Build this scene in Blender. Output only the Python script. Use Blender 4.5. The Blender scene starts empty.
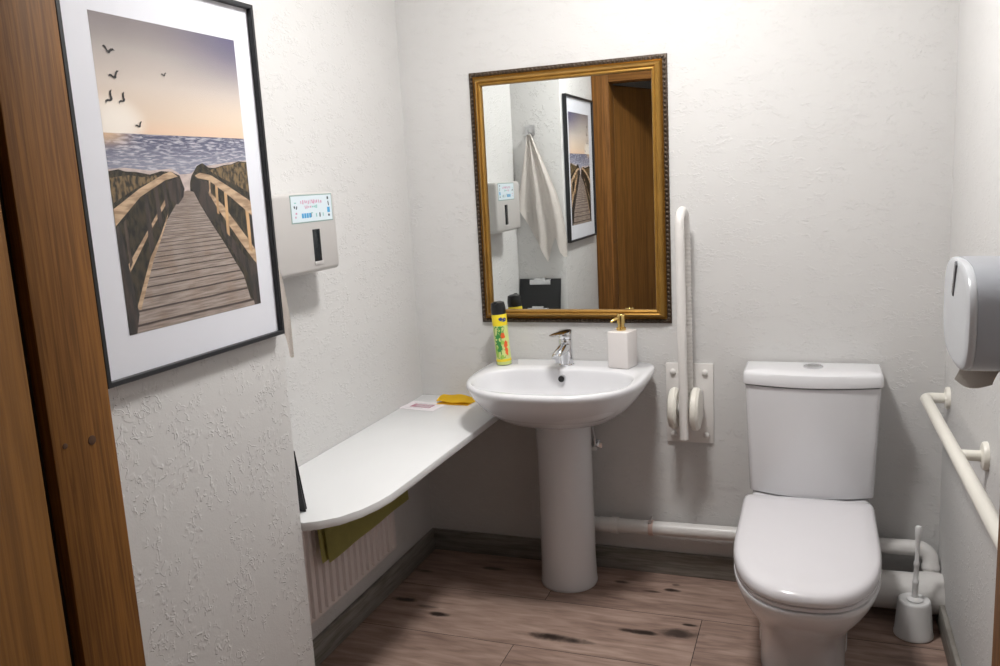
import bpy, bmesh, math, random
from math import sin, cos, pi, radians
from mathutils import Vector, Matrix
random.seed(7)
COL = bpy.context.scene.collection
W = 1.785          # right wall
PX = 0.25          # face of the near left wall
RY = -1.214        # face of the recess return
CH = 2.42          # ceiling
FY = -3.65         # front wall

# ---------------------------------------------------------------- materials
def srgb(r, g, b):
    f = lambda c: (c/255/12.92) if c/255 <= .04045 else ((c/255+.055)/1.055)**2.4
    return (f(r), f(g), f(b), 1)

def mat(name, col, rough=.5, metal=0, coat=0, var=0, vscale=8, bump=0, bscale=60, emit=None, stretch=None, spec=.5, sub=0):
    m = bpy.data.materials.new(name); m.use_nodes = True
    n = m.node_tree.nodes; l = m.node_tree.links
    p = n['Principled BSDF']
    p.inputs['Base Color'].default_value = col
    p.inputs['Roughness'].default_value = rough
    p.inputs['Metallic'].default_value = metal
    p.inputs['Coat Weight'].default_value = coat
    p.inputs['Coat Roughness'].default_value = .05
    p.inputs['Specular IOR Level'].default_value = spec
    if emit:
        p.inputs['Emission Color'].default_value = emit[0]; p.inputs['Emission Strength'].default_value = emit[1]
    tc = n.new('ShaderNodeTexCoord'); mp = n.new('ShaderNodeMapping')
    l.new(tc.outputs['Object'], mp.inputs['Vector'])
    if stretch: mp.inputs['Scale'].default_value = stretch
    nz = n.new('ShaderNodeTexNoise'); nz.inputs['Scale'].default_value = vscale; nz.inputs['Detail'].default_value = 4
    l.new(mp.outputs[0], nz.inputs['Vector'])
    mx = n.new('ShaderNodeMix'); mx.data_type = 'RGBA'
    v = var if var else .015
    mx.inputs[6].default_value = tuple(c*(1-v) for c in col[:3])+(1,)
    mx.inputs[7].default_value = tuple(min(1, c*(1+v)) for c in col[:3])+(1,)
    l.new(nz.outputs[0], mx.inputs[0]); l.new(mx.outputs[2], p.inputs['Base Color'])
    if bump:
        n2 = n.new('ShaderNodeTexNoise'); n2.inputs['Scale'].default_value = bscale; n2.inputs['Detail'].default_value = 3
        l.new(mp.outputs[0], n2.inputs['Vector'])
        b = n.new('ShaderNodeBump'); b.inputs['Strength'].default_value = 1; b.inputs['Distance'].default_value = bump
        l.new(n2.outputs[0], b.inputs['Height']); l.new(b.outputs[0], p.inputs['Normal'])
    return m

def nmath(n, l, op, a, b=None, c=None, clamp=False):
    q = n.new('ShaderNodeMath'); q.operation = op; q.use_clamp = clamp
    for i, s in enumerate((a, b, c)):
        if s is None: continue
        if isinstance(s, (int, float)): q.inputs[i].default_value = s
        else: l.new(s, q.inputs[i])
    return q.outputs[0]

def smooth(n, l, val, a, b, o0=0., o1=1.):
    q = n.new('ShaderNodeMapRange'); q.interpolation_type = 'SMOOTHSTEP'
    l.new(val, q.inputs[0])
    for i, s in enumerate((a, b, o0, o1)): q.inputs[i+1].default_value = s
    return q.outputs[0]

def plaster(name, col, scale=1.0, dist=.0022, stretch=(1, 1, 1)):
    """white scratched plaster: short worm shaped ridges on an otherwise smooth coat"""
    m = bpy.data.materials.new(name); m.use_nodes = True
    n = m.node_tree.nodes; l = m.node_tree.links; p = n['Principled BSDF']
    p.inputs['Roughness'].default_value = .62; p.inputs['Specular IOR Level'].default_value = .3
    tc = n.new('ShaderNodeTexCoord'); mp = n.new('ShaderNodeMapping'); mp.inputs['Scale'].default_value = stretch
    l.new(tc.outputs['Object'], mp.inputs[0])
    def noise(s, d, dis=0, off=0):
        q = n.new('ShaderNodeTexNoise'); q.noise_dimensions = '4D'
        q.inputs['W'].default_value = off; q.inputs['Scale'].default_value = s*scale; q.inputs['Detail'].default_value = d; q.inputs['Distortion'].default_value = dis
        l.new(mp.outputs[0], q.inputs['Vector']); return q.outputs[0]
    a = noise(30, 2, .8)
    ridge = nmath(n, l, 'SUBTRACT', 1, nmath(n, l, 'MULTIPLY', nmath(n, l, 'ABSOLUTE', nmath(n, l, 'SUBTRACT', a, .5)), 26), clamp=True)
    step = smooth(n, l, a, .47, .53)
    mask = smooth(n, l, noise(13, 2, 0, 5), .43, .58)
    mask2 = smooth(n, l, noise(45, 1, 0, 9), .40, .56)
    h = nmath(n, l, 'MULTIPLY', nmath(n, l, 'MULTIPLY', nmath(n, l, 'ADD', ridge, nmath(n, l, 'MULTIPLY', step, .55)), mask), mask2)
    fine = noise(150, 3, 0, 2)
    h = nmath(n, l, 'ADD', h, nmath(n, l, 'MULTIPLY', fine, .22))
    h = nmath(n, l, 'ADD', h, nmath(n, l, 'MULTIPLY', noise(9, 2, 0, 3), 1.2))
    b = n.new('ShaderNodeBump'); b.inputs['Strength'].default_value = 1; b.inputs['Distance'].default_value = dist
    l.new(h, b.inputs['Height']); l.new(b.outputs[0], p.inputs['Normal'])
    mx = n.new('ShaderNodeMix'); mx.data_type = 'RGBA'
    mx.inputs[6].default_value = tuple(c*.965 for c in col[:3])+(1,); mx.inputs[7].default_value = col
    l.new(noise(3, 4, 0, 7), mx.inputs[0]); l.new(mx.outputs[2], p.inputs['Base Color'])
    return m

def wood(name, c1, c2, stretch, rough=.45, scale=30, bump=.0004, coat=0.0, fig=.5):
    m = bpy.data.materials.new(name); m.use_nodes = True
    n = m.node_tree.nodes; l = m.node_tree.links; p = n['Principled BSDF']
    p.inputs['Roughness'].default_value = rough; p.inputs['Coat Weight'].default_value = coat; p.inputs['Specular IOR Level'].default_value = .25
    tc = n.new('ShaderNodeTexCoord'); mp = n.new('ShaderNodeMapping'); mp.inputs['Scale'].default_value = stretch
    l.new(tc.outputs['Object'], mp.inputs[0])
    a = n.new('ShaderNodeTexNoise'); a.inputs['Scale'].default_value = scale; a.inputs['Detail'].default_value = 5; a.inputs['Distortion'].default_value = .4
    b = n.new('ShaderNodeTexNoise'); b.inputs['Scale'].default_value = scale*.22; b.inputs['Detail'].default_value = 3; b.inputs['Distortion'].default_value = 1.0
    l.new(mp.outputs[0], a.inputs[0]); l.new(mp.outputs[0], b.inputs[0])
    s = nmath(n, l, 'ADD', nmath(n, l, 'MULTIPLY', a.outputs[0], 1-fig), nmath(n, l, 'MULTIPLY', b.outputs[0], fig))
    r = smooth(n, l, s, .36, .64)
    mx = n.new('ShaderNodeMix'); mx.data_type = 'RGBA'; mx.inputs[6].default_value = c1; mx.inputs[7].default_value = c2
    l.new(r, mx.inputs[0]); l.new(mx.outputs[2], p.inputs['Base Color'])
    bp = n.new('ShaderNodeBump'); bp.inputs['Distance'].default_value = bump; l.new(a.outputs[0], bp.inputs['Height']); l.new(bp.outputs[0], p.inputs['Normal'])
    return m

def floor_mat():
    m = bpy.data.materials.new('grey_brown_laminate'); m.use_nodes = True
    n = m.node_tree.nodes; l = m.node_tree.links; p = n['Principled BSDF']
    p.inputs['Roughness'].default_value = .42; p.inputs['Specular IOR Level'].default_value = .35
    tc = n.new('ShaderNodeTexCoord')
    at = n.new('ShaderNodeAttribute'); at.attribute_name = 'rnd'
    sx = n.new('ShaderNodeSeparateXYZ'); l.new(tc.outputs['Object'], sx.inputs[0])
    rnd = at.outputs['Fac']
    cb = n.new('ShaderNodeCombineXYZ')
    l.new(nmath(n, l, 'MULTIPLY', sx.outputs[0], 1.6), cb.inputs[0]); l.new(nmath(n, l, 'MULTIPLY', sx.outputs[1], 10.), cb.inputs[1])
    l.new(nmath(n, l, 'MULTIPLY', rnd, 37.), cb.inputs[2])
    a = n.new('ShaderNodeTexNoise'); a.inputs['Scale'].default_value = 5.5; a.inputs['Detail'].default_value = 6; a.inputs['Distortion'].default_value = .5
    b = n.new('ShaderNodeTexNoise'); b.inputs['Scale'].default_value = 1.4; b.inputs['Detail'].default_value = 4; b.inputs['Distortion'].default_value = 1.2
    l.new(cb.outputs[0], a.inputs[0]); l.new(cb.outputs[0], b.inputs[0])
    s = nmath(n, l, 'ADD', nmath(n, l, 'MULTIPLY', a.outputs[0], .5), nmath(n, l, 'MULTIPLY', b.outputs[0], .5))
    s = nmath(n, l, 'ADD', s, nmath(n, l, 'MULTIPLY', nmath(n, l, 'SUBTRACT', rnd, .5), .10))
    cr = n.new('ShaderNodeValToRGB'); e = cr.color_ramp.elements
    e[0].position = .33; e[0].color = srgb(122, 100, 91); e[1].position = .70; e[1].color = srgb(184, 160, 147)
    q = e.new(.5); q.color = srgb(156, 132, 120)
    l.new(s, cr.inputs[0])
    # knots: dark ovals with ragged edges, drawn out along the plank
    kn = None
    wob = n.new('ShaderNodeTexNoise'); wob.inputs['Scale'].default_value = 22; wob.inputs['Detail'].default_value = 3; l.new(tc.outputs['Object'], wob.inputs[0])
    for (x, y, rx, ry, s_) in [(.655, -.525, .085, .016, 1), (.75, -.528, .035, .008, .6), (.904, -.425, .05, .011, 1), (1.02, -.402, .055, .020, .9), (1.05, -.345, .02, .006, 1),
                         (.957, -.128, .022, .009, 1.), (.889, -.152, .025, .006, .8), (.965, -.085, .012, .007, .8), (.779, -.109, .022, .008, .9), (.08, -.418, .035, .012, 1), (.236, -.483, .03, .012, 1),
                         (.18, -.445, .03, .006, .6), (.05, -.20, .03, .008, .8), (.30, -.12, .04, .01, .8), (.62, -.88, .05, .014, 1), (1.3, -.8, .05, .013, 1), (.9, -1.4, .06, .016, 1), (1.72, -.42, .02, .008, .8)]:
        dx = nmath(n, l, 'DIVIDE', nmath(n, l, 'SUBTRACT', sx.outputs[0], x), rx)
        dy = nmath(n, l, 'DIVIDE', nmath(n, l, 'SUBTRACT', sx.outputs[1], y), ry)
        d = nmath(n, l, 'ADD', nmath(n, l, 'MULTIPLY', dx, dx), nmath(n, l, 'MULTIPLY', dy, dy))
        d = nmath(n, l, 'ADD', d, nmath(n, l, 'MULTIPLY', nmath(n, l, 'SUBTRACT', wob.outputs[0], .5), 3.4))
        k = nmath(n, l, 'MULTIPLY', smooth(n, l, d, 2.6, .0), s_)
        kn = k if kn is None else nmath(n, l, 'MAXIMUM', kn, k)
    mx = n.new('ShaderNodeMix'); mx.data_type = 'RGBA'; l.new(kn, mx.inputs[0]); l.new(cr.outputs[0], mx.inputs[6]); mx.inputs[7].default_value = srgb(46, 36, 32)
    l.new(mx.outputs[2], p.inputs['Base Color'])
    bp = n.new('ShaderNodeBump'); bp.inputs['Distance'].default_value = .0006; l.new(a.outputs[0], bp.inputs['Height']); l.new(bp.outputs[0], p.inputs['Normal'])
    return m

M = {}
M['wall'] = plaster('white_plaster', srgb(206, 205, 204), 1.45, .0011)
M['wall_fine'] = plaster('white_plaster_fine', srgb(206, 205, 204), 1.35, .0008, (1, 1, 1.8))
M['ceiling'] = mat('ceiling_paint', srgb(208, 207, 205), .8)
M['floor'] = floor_mat()
M['gap'] = mat('plank_gap', srgb(40, 32, 29), .8)
M['base'] = wood('grey_skirting', srgb(112, 108, 101), srgb(146, 142, 136), (1, 1, 12), .5, 10)
M['oak_v'] = wood('oak_upright', srgb(98, 62, 24), srgb(132, 88, 38), (22, 22, .7), .62, 9, fig=.35)
M['oak_dark'] = wood('oak_leaf', srgb(98, 64, 26), srgb(124, 84, 38), (14, 14, .6), .6, 9, fig=.5)
M['oak_h'] = wood('oak_head', srgb(98, 62, 24), srgb(132, 88, 38), (.7, 22, 22), .62, 9, fig=.35)
M['gap_shade'] = mat('door_gap_shade', srgb(34, 26, 22), .8)  # shade of the door gap put into the colour; the hinges share it
M['ceramic'] = mat('white_ceramic', srgb(218, 218, 221), .17, coat=.35)
M['plastic'] = mat('white_plastic', srgb(220, 220, 220), .32)
M['seatlid'] = mat('white_seat_plastic', srgb(218, 216, 220), .18, coat=.3)
M['pvc'] = mat('white_pipe_plastic', srgb(214, 212, 210), .35)
M['rail'] = mat('cream_rail_plastic', srgb(224, 221, 212), .3)
M['whitemetal'] = mat('white_lacquered_metal', srgb(218, 215, 212), .35)
M['chrome'] = mat('chrome', (.78, .79, .81, 1), .08, metal=1)
M['steel'] = mat('brushed_steel', (.55, .55, .56, 1), .3, metal=1)
M['gold_pump'] = mat('brass_pump', (.80, .58, .22, 1), .18, metal=1)
M['gilt'] = mat('gilt_wood', srgb(164, 124, 58), .34, metal=.75, var=.3, vscale=14, bump=.0008, bscale=35, stretch=(1, 1, 1))
M['gilt_dark'] = mat('gilt_wood_dark_shaded', srgb(66, 50, 34), .42, metal=.25, var=.4, vscale=22, bump=.001, bscale=60)  # dark edge paint, deepened all round for the shadow under the bottom rail
M['bead'] = mat('dark_bead', srgb(70, 58, 46), .38, metal=.3, var=.6, vscale=120)
M['black'] = mat('black_plastic', srgb(22, 23, 25), .35)
M['blackframe'] = mat('black_frame', srgb(24, 26, 30), .38)
M['matboard'] = mat('white_mount_board', srgb(226, 228, 236), .7)
M['disp'] = mat('pale_grey_plastic', srgb(182, 179, 177), .3)
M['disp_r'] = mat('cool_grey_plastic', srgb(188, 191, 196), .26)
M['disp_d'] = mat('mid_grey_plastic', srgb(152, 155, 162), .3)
M['slot'] = mat('dark_window', srgb(28, 32, 36), .15)
M['slot_r'] = mat('grey_window', srgb(92, 94, 98), .2)
M['sticker'] = mat('sticker_paper', srgb(205, 217, 224), .4)
M['st_edge'] = mat('sticker_edge', srgb(130, 156, 150), .5)
M['st_blue'] = mat('sticker_blue', srgb(60, 150, 200), .5)
M['st_pink'] = mat('sticker_pink', srgb(196, 140, 166), .5)
M['st_dark'] = mat('sticker_dark', srgb(58, 66, 72), .5)
M['st_teal'] = mat('sticker_teal', srgb(130, 185, 180), .5)
M['shelf'] = mat('white_laminate', srgb(222, 223, 224), .28)
M['radiator'] = mat('radiator_enamel', srgb(216, 208, 206), .4)
M['green'] = mat('olive_towel', srgb(184, 178, 108), .9, var=.15, vscale=30, bump=.002, bscale=260)
M['white_towel'] = mat('white_terry', srgb(242, 236, 231), .95, bump=.003, bscale=240)
M['yellow'] = mat('yellow_cloth', srgb(252, 208, 48), .85, var=.08, bump=.0015, bscale=300)
M['paper'] = mat('tissue', srgb(190, 184, 177), .9, bump=.0006, bscale=200)
M['leaf'] = mat('leaflet_paper', srgb(232, 226, 230), .5)
M['leaf_ink'] = mat('leaflet_ink', srgb(176, 118, 136), .6, var=.5, vscale=60)
M['leaf_grey'] = mat('leaflet_grey', srgb(176, 178, 180), .6)
M['can_y'] = mat('can_yellow', srgb(232, 208, 40), .3)
M['can_w'] = mat('can_pale', srgb(196, 208, 132), .3)
M['can_g'] = mat('can_green', srgb(58, 140, 66), .3, var=.3, vscale=60)
M['can_o'] = mat('can_orange', srgb(226, 92, 42), .3)
M['can_b'] = mat('can_blue', srgb(50, 66, 130), .3)
M['can_lg'] = mat('can_lime', srgb(150, 190, 80), .3)
M['soap'] = mat('white_soap_ceramic', srgb(220, 215, 213), .22)
M['hole'] = mat('dark_hole', srgb(16, 16, 18), .5)
M['rubber'] = mat('pinkish_ring', srgb(200, 176, 168), .5)
M['plug'] = mat('wood_plug', srgb(74, 46, 24), .6)
M['grip'] = mat('ribbed_grip', srgb(212, 209, 205), .5)
M['lamp'] = mat('lamp_diffuser', srgb(250, 248, 244), .4, emit=((1, .98, .955, 1), 58))

mm = bpy.data.materials.new('mirror_silver'); mm.use_nodes = True
_p = mm.node_tree.nodes['Principled BSDF']; _p.inputs['Base Color'].default_value = (.86, .89, .88, 1); _p.inputs['Metallic'].default_value = 1; _p.inputs['Roughness'].default_value = .0
M['mirror'] = mm
gm = bpy.data.materials.new('picture_glass'); gm.use_nodes = True
_n = gm.node_tree.nodes; _l = gm.node_tree.links; _n.remove(_n['Principled BSDF'])
_t = _n.new('ShaderNodeBsdfTransparent'); _g = _n.new('ShaderNodeBsdfGlossy'); _g.inputs['Roughness'].default_value = .04; _f = _n.new('ShaderNodeValue'); _f.outputs[0].default_value = .03
_x = _n.new('ShaderNodeMixShader'); _l.new(_f.outputs[0], _x.inputs[0]); _l.new(_t.outputs[0], _x.inputs[1]); _l.new(_g.outputs[0], _x.inputs[2]); _l.new(_x.outputs[0], _n['Material Output'].inputs[0])
M['glass'] = gm

# ---------------------------------------------------------------- mesh helpers
def bmn(): return bmesh.new()

def box(bm, x0, x1, y0, y1, z0, z1, bev=0, seg=2):
    t = bmesh.new(); bmesh.ops.create_cube(t, size=1)
    for v in t.verts:
        v.co = Vector((x0+(v.co.x+.5)*(x1-x0), y0+(v.co.y+.5)*(y1-y0), z0+(v.co.z+.5)*(z1-z0)))
    if bev: bmesh.ops.bevel(t, geom=t.edges[:], offset=bev, segments=seg, profile=.5, affect='EDGES')
    merge(bm, t); return bm

def merge(bm, t, mtx=None, mi=None):
    if mtx: bmesh.ops.transform(t, matrix=mtx, verts=t.verts[:])
    me = bpy.data.meshes.new('tmp')
    if mi is not None:
        for f in t.faces: f.material_index = mi
    t.to_mesh(me); bm.from_mesh(me); bpy.data.meshes.remove(me); t.free()

def loft(bm, rings, cap0=True, cap1=True, closed=True):
    vs = [[bm.verts.new(p) for p in r] for r in rings]
    n = len(rings[0])
    for a, b in zip(vs, vs[1:]):
        for i in range(n if closed else n-1):
            j = (i+1) % n
            try: bm.faces.new((a[i], a[j], b[j], b[i]))
            except ValueError: pass
    if cap0: bm.faces.new(vs[0][::-1])
    if cap1: bm.faces.new(vs[-1])
    return bm

def lathe(bm, prof, c=(0, 0, 0), axis='Z', n=40, sx=1, sy=1):
    """prof: list of (radius, height)"""
    rings = []
    for r, h in prof:
        r = max(r, 1e-5); ring = []
        for i in range(n):
            a = 2*pi*i/n; u, v = r*cos(a)*sx, r*sin(a)*sy
            p = {'Z': (u, v, h), 'X': (h, u, v), 'Y': (v, h, u)}[axis]
            ring.append(Vector(p)+Vector(c))
        rings.append(ring)
    return loft(bm, rings)

def tube(bm, pts, r, n=16, caps=True, rx=None):
    pts = [Vector(p) for p in pts]; rings = []
    t0 = (pts[1]-pts[0]).normalized()
    up = Vector((0, 0, 1)) if abs(t0.z) < .9 else Vector((1, 0, 0))
    nrm = t0.cross(up).normalized()
    for i, p in enumerate(pts):
        if i == 0: t = (pts[1]-p).normalized()
        elif i == len(pts)-1: t = (p-pts[i-1]).normalized()
        else: t = ((pts[i+1]-p).normalized()+(p-pts[i-1]).normalized()).normalized()
        nrm = (nrm-t*nrm.dot(t)).normalized(); bn = t.cross(nrm)
        rr = r[i] if isinstance(r, (list, tuple)) else r
        rings.append([p+nrm*(rr*cos(2*pi*k/n))+bn*(rr*sin(2*pi*k/n)) for k in range(n)])
    return loft(bm, rings, caps, caps)

def bend(pts, rad, seg=8):
    """round the inner corners of a polyline"""
    pts = [Vector(p) for p in pts]; out = [pts[0]]
    for a, b, c in zip(pts, pts[1:], pts[2:]):
        u = (a-b).normalized(); v = (c-b).normalized(); ang = u.angle(v)
        d = min(rad/math.tan(ang/2), (a-b).length*.49, (c-b).length*.49); r = d*math.tan(ang/2)
        cen = b+(u+v).normalized()*(r/sin(ang/2)); s = (b+u*d-cen).normalized(); e = (b+v*d-cen).normalized()
        for i in range(seg+1): out.append(cen+s.slerp(e, i/seg)*r)
    out.append(pts[-1]); return out

def prism(bm, poly, z0, z1, bev=0):
    t = bmesh.new()
    b = [t.verts.new((x, y, z0)) for x, y in poly]; u = [t.verts.new((x, y, z1)) for x, y in poly]
    n = len(poly)
    t.faces.new(b[::-1]); top = t.faces.new(u)
    for i in range(n): t.faces.new((b[i], b[(i+1) % n], u[(i+1) % n], u[i]))
    bmesh.ops.recalc_face_normals(t, faces=t.faces[:])
    if bev:
        ed = [e for e in t.edges if all(abs(v.co.z-z1) < 1e-6 for v in e.verts) or all(abs(v.co.z-z0) < 1e-6 for v in e.verts)]
        bmesh.ops.bevel(t, geom=ed, offset=bev, segments=2, profile=.5, affect='EDGES')
    merge(bm, t); return bm

def se(cx, cy, ax, yf, yb, nf, nb, n=72):
    """plan outline: half width ax about cx, reaching yf in front and yb behind of cy"""
    o = []
    for i in range(n):
        a = 2*pi*i/n; c, s = cos(a), sin(a)
        k = nb if s > 0 else nf
        o.append((cx+ax*math.copysign(abs(c)**(2/k), c), cy+(yb if s > 0 else yf)*math.copysign(abs(s)**(2/k), s)))
    return o
def lerp(a, b, k): return [(p[0]*(1-k)+q[0]*k, p[1]*(1-k)+q[1]*k) for p, q in zip(a, b)]
def shrink(a, k, c): return [(c[0]+(p[0]-c[0])*k, c[1]+(p[1]-c[1])*k) for p in a]
def at(o, z): return [(x, y, z) for x, y in o]

def wloc(o):
    v = Vector((0, 0, 0))
    while o is not None: v += o.location; o = o.parent
    return v

def obj(name, bm, m, parent=None, sharp=38, origin=None):
    bmesh.ops.recalc_face_normals(bm, faces=bm.faces[:])
    for f in bm.faces: f.smooth = True
    org = wloc(parent) if parent is not None else Vector(origin or (0, 0, 0))
    if parent is None and origin is None and bm.verts:
        xs = [v.co for v in bm.verts]
        org = Vector(((min(v.x for v in xs)+max(v.x for v in xs))/2, (min(v.y for v in xs)+max(v.y for v in xs))/2, min(v.z for v in xs)))
    bmesh.ops.translate(bm, vec=-org, verts=bm.verts[:])
    me = bpy.data.meshes.new(name); bm.to_mesh(me); bm.free()
    for x in (m if isinstance(m, (list, tuple)) else [m]): me.materials.append(M[x])
    me.set_sharp_from_angle(angle=radians(sharp))
    o = bpy.data.objects.new(name, me); COL.objects.link(o)
    if parent is not None: o.parent = parent
    else: o.location = org
    return o

def tag(o, label, cat, group=None):
    o['label'] = label; o['category'] = cat
    if group: o['group'] = group
    return o
def thing(name, loc, label, cat, group=None):
    o = bpy.data.objects.new(name, None); o.empty_display_size = .05; COL.objects.link(o); o.location = loc
    return tag(o, label, cat, group)
def struct(name, bm, m, parent=None, origin=(0, 0, 0)):
    o = obj(name, bm, m, parent, 30, origin if parent is None else None)
    if parent is None: o['kind'] = 'structure'
    return o

# ---------------------------------------------------------------- the room
T = .12
def wallbox(name, x0, x1, y0, y1, z0, z1, m): return struct(name, box(bmn(), x0, x1, y0, y1, z0, z1), m)
wallbox('wall_back', -T, W+T, 0, T, 0, CH, 'wall_fine')
wallbox('wall_left', -T, 0, RY-.1, 0, 0, CH, 'wall_fine')
wallbox('wall_right', W, W+T, FY, 0, 0, CH, 'wall_fine')
wallbox('wall_hall', -T, W+T, FY-T, FY, 0, CH, 'wall_fine')
b = bmn(); box(b, PX-.26, PX, FY, RY, 0, CH, .004, 2); struct('wall_near_left', b, 'wall')
JY0, JY1, JX0, JX1, JZ = -1.952, -1.832, .345, 1.607, 1.907      # doorway through the front wall
b = bmn(); box(b, PX, JX0-.03, JY0+.01, JY1-.01, 0, CH); box(b, JX1+.03, W, JY0+.01, JY1-.01, 0, CH); box(b, JX0-.03, JX1+.03, JY0+.01, JY1-.01, JZ+.03, CH)
struct('wall_front', b, 'wall_fine')
struct('ceiling', box(bmn(), -T, W+T, FY-T, T, CH, CH+.1), 'ceiling')

# floor: laminate planks, one quad each, over a dark sub-floor seen in the seams
b = bmn(); lay = b.faces.layers.float.new('rnd')
rows = [(.0, -.302, .555), (-.302, -.597, 1.08), (-.597, -.892, .545), (-.892, -1.187, .93), (-1.187, -1.482, .2), (-1.482, -1.777, .75), (-1.777, -2.072, 1.3), (-2.072, -2.367, .4), (-2.367, -2.662, .85), (-2.662, -2.957, .1), (-2.957, -3.252, .6), (-3.252, -3.547, 1.1), (-3.547, -3.70, .3)]
g = .0011
for ya, yb, j in rows:
    for x0, x1 in ((j-1.28, j), (j, j+1.28), (j+1.28, j+2.56)):
        x0 = max(x0, -.10); x1 = min(x1, W+.05)
        if x1-x0 < .02: continue
        f = b.faces.new([b.verts.new(p) for p in ((x0+g, yb+g, 0), (x1-g, yb+g, 0), (x1-g, ya-g, 0), (x0+g, ya-g, 0))])
        f[lay] = random.random()
n0 = len(b.faces)
box(b, -.11, W+.06, FY-.1, .02, -.05, -.001)
b.faces.ensure_lookup_table()
for f in b.faces[n0:]: f.material_index = 1
fl = struct('floor', b, ['floor', 'gap'])
fl.data.update()

def baseboard(name, x0, x1, y0, y1):
    b = bmn(); box(b, x0, x1, y0, y1, 0, .084, .004, 2); return struct(name, b, 'base')
baseboard('baseboard_back', 0, W, -.015, 0)
baseboard('baseboard_left', 0, .015, RY, -.015)
baseboard('baseboard_right', W-.015, W, JY1-.01, -.015)

# doorway: oak frame in the front wall, the leaf swung open into the hall
d = thing('door_1', (JX0, -1.9, 0), 'plain oak door standing open in its oak frame left of the beach picture', 'door'); d['kind'] = 'structure'
b = bmn(); box(b, PX+.002, JX0, JY0, JY1, 0, JZ+.1, .003, 2); obj('casing_upright', b, 'oak_v', d)
b = bmn(); box(b, JX1, JX1+.10, JY0, JY1, 0, JZ+.1, .003, 2); obj('casing_upright', b, 'oak_v', d)
b = bmn(); box(b, JX0, JX1, JY0, JY1, JZ, JZ+.1, .003, 2); obj('casing_head', b, 'oak_h', d)
b = bmn(); box(b, PX+.01, JX0-.022, -1.985, JY0, 0, JZ+.02); obj('gap_shade_strip', b, 'gap_shade', d)  # added dark filler standing in for the shade between frame and leaf
b = bmn(); box(b, -.042, 0, -1.20, 0, .006, JZ-.002, .010, 3)
bmesh.ops.transform(b, matrix=Matrix.Translation((JX0-.004, -1.968, 0))@Matrix.Rotation(radians(19), 4, 'Z'), verts=b.verts[:]); obj('door_leaf', b, 'oak_dark', d)
for hz in (.22, 1.70):
    b = bmn(); lathe(b, [(.006, hz), (.006, hz+.09)], (JX0-.014, -1.961, 0), n=16); obj('hinge', b, 'gap_shade', d)
b = bmn(); lathe(b, [(.0075, 0), (.0075, .0008), (.006, .0012)], (JX0, -1.879, 1.044), 'X', 20); obj('wood_plug', b, 'plug', d)
b = bmn(); lathe(b, [(.0045, 0), (.0045, .0008), (.003, .0012)], (JX0, -1.930, 1.050), 'X', 16); obj('wood_plug', b, 'plug', d)

# ---------------------------------------------------------------- ceiling light
c = thing('ceiling_light', (.95, -.92, CH), 'round white ceiling lamp above the middle of the room', 'lamp')
b = bmn(); lathe(b, [(.15, CH), (.15, CH-.022), (.145, CH-.026)], (.95, -.92, 0)); obj('lamp_base', b, 'plastic', c)
b = bmn(); lathe(b, [(.138, CH-.026), (.135, CH-.045), (.115, CH-.065), (.08, CH-.078), (.04, CH-.084), (0, CH-.085)], (.95, -.92, 0)); obj('lamp_shade', b, 'lamp', c)

# ---------------------------------------------------------------- washbasin
wb = thing('washbasin', (.612, -.14, 0), 'white ceramic pedestal washbasin on the back wall under the mirror', 'washbasin')
ZR = .7735
outer = se(.612, -.20, .295, .327, .1985, 2.5, 7)
ped = se(.596, -.135, .096, .099, .060, 2.1, 2.6)
inner = se(.612, -.300, .259, .188, .148, 2.45, 3.2)
rings = []
for k, z in [(1, .585), (1, .596), (.955, .599), (.86, .603), (.74, .610), (.61, .621), (.48, .636), (.35, .657), (.235, .681), (.14, .705), (.065, .730), (.018, .750), (0, .761)]:
    rings.append(at(lerp(outer, ped, k), z))
rings.append(at(shrink(outer, .994, (.614, -.2)), .769)); rings.append(at(shrink(outer, .983, (.614, -.2)), ZR))
rings.append(at(lerp(shrink(outer, .983, (.614, -.2)), inner, .6), ZR)); rings.append(at(shrink(inner, 1.015, (.614, -.29)), ZR-.0008))
for k, z in [(1.0, .770), (.985, .762), (.965, .742), (.93, .712), (.86, .684), (.74, .664), (.55, .651), (.3, .645), (.09, .642)]:
    rings.append(at(shrink(inner, k, (.614, -.285)), z))
b = bmn(); loft(b, rings); obj('basin', b, 'ceramic', wb, 60)
b = bmn(); loft(b, [at(shrink(ped, k, (.596, -.135)), z) for k, z in [(1.03, 0), (1.045, .004), (1.045, .014), (1.02, .03), (1.0, .1), (.985, .3), (.985, .5), (.99, .590)]]); obj('pedestal', b, 'ceramic', wb, 60)
b = bmn(); lathe(b, [(.0, -.172), (.0095, -.172), (.0125, -.171), (.0125, -.155)], (.606, .002, .744), 'Y', 28); ov = obj('overflow_ring', b, 'steel', wb)
b = bmn(); lathe(b, [(.0, -.1735), (.0105, -.1735), (.0105, -.17)], (.606, .002, .744), 'Y', 24); obj('overflow_hole', b, 'hole', ov)
b = bmn(); lathe(b, [(.021, .642), (.021, .646), (.012, .648), (0, .648)], (.614, -.285, 0)); obj('drain_plug', b, 'chrome', wb)
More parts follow.
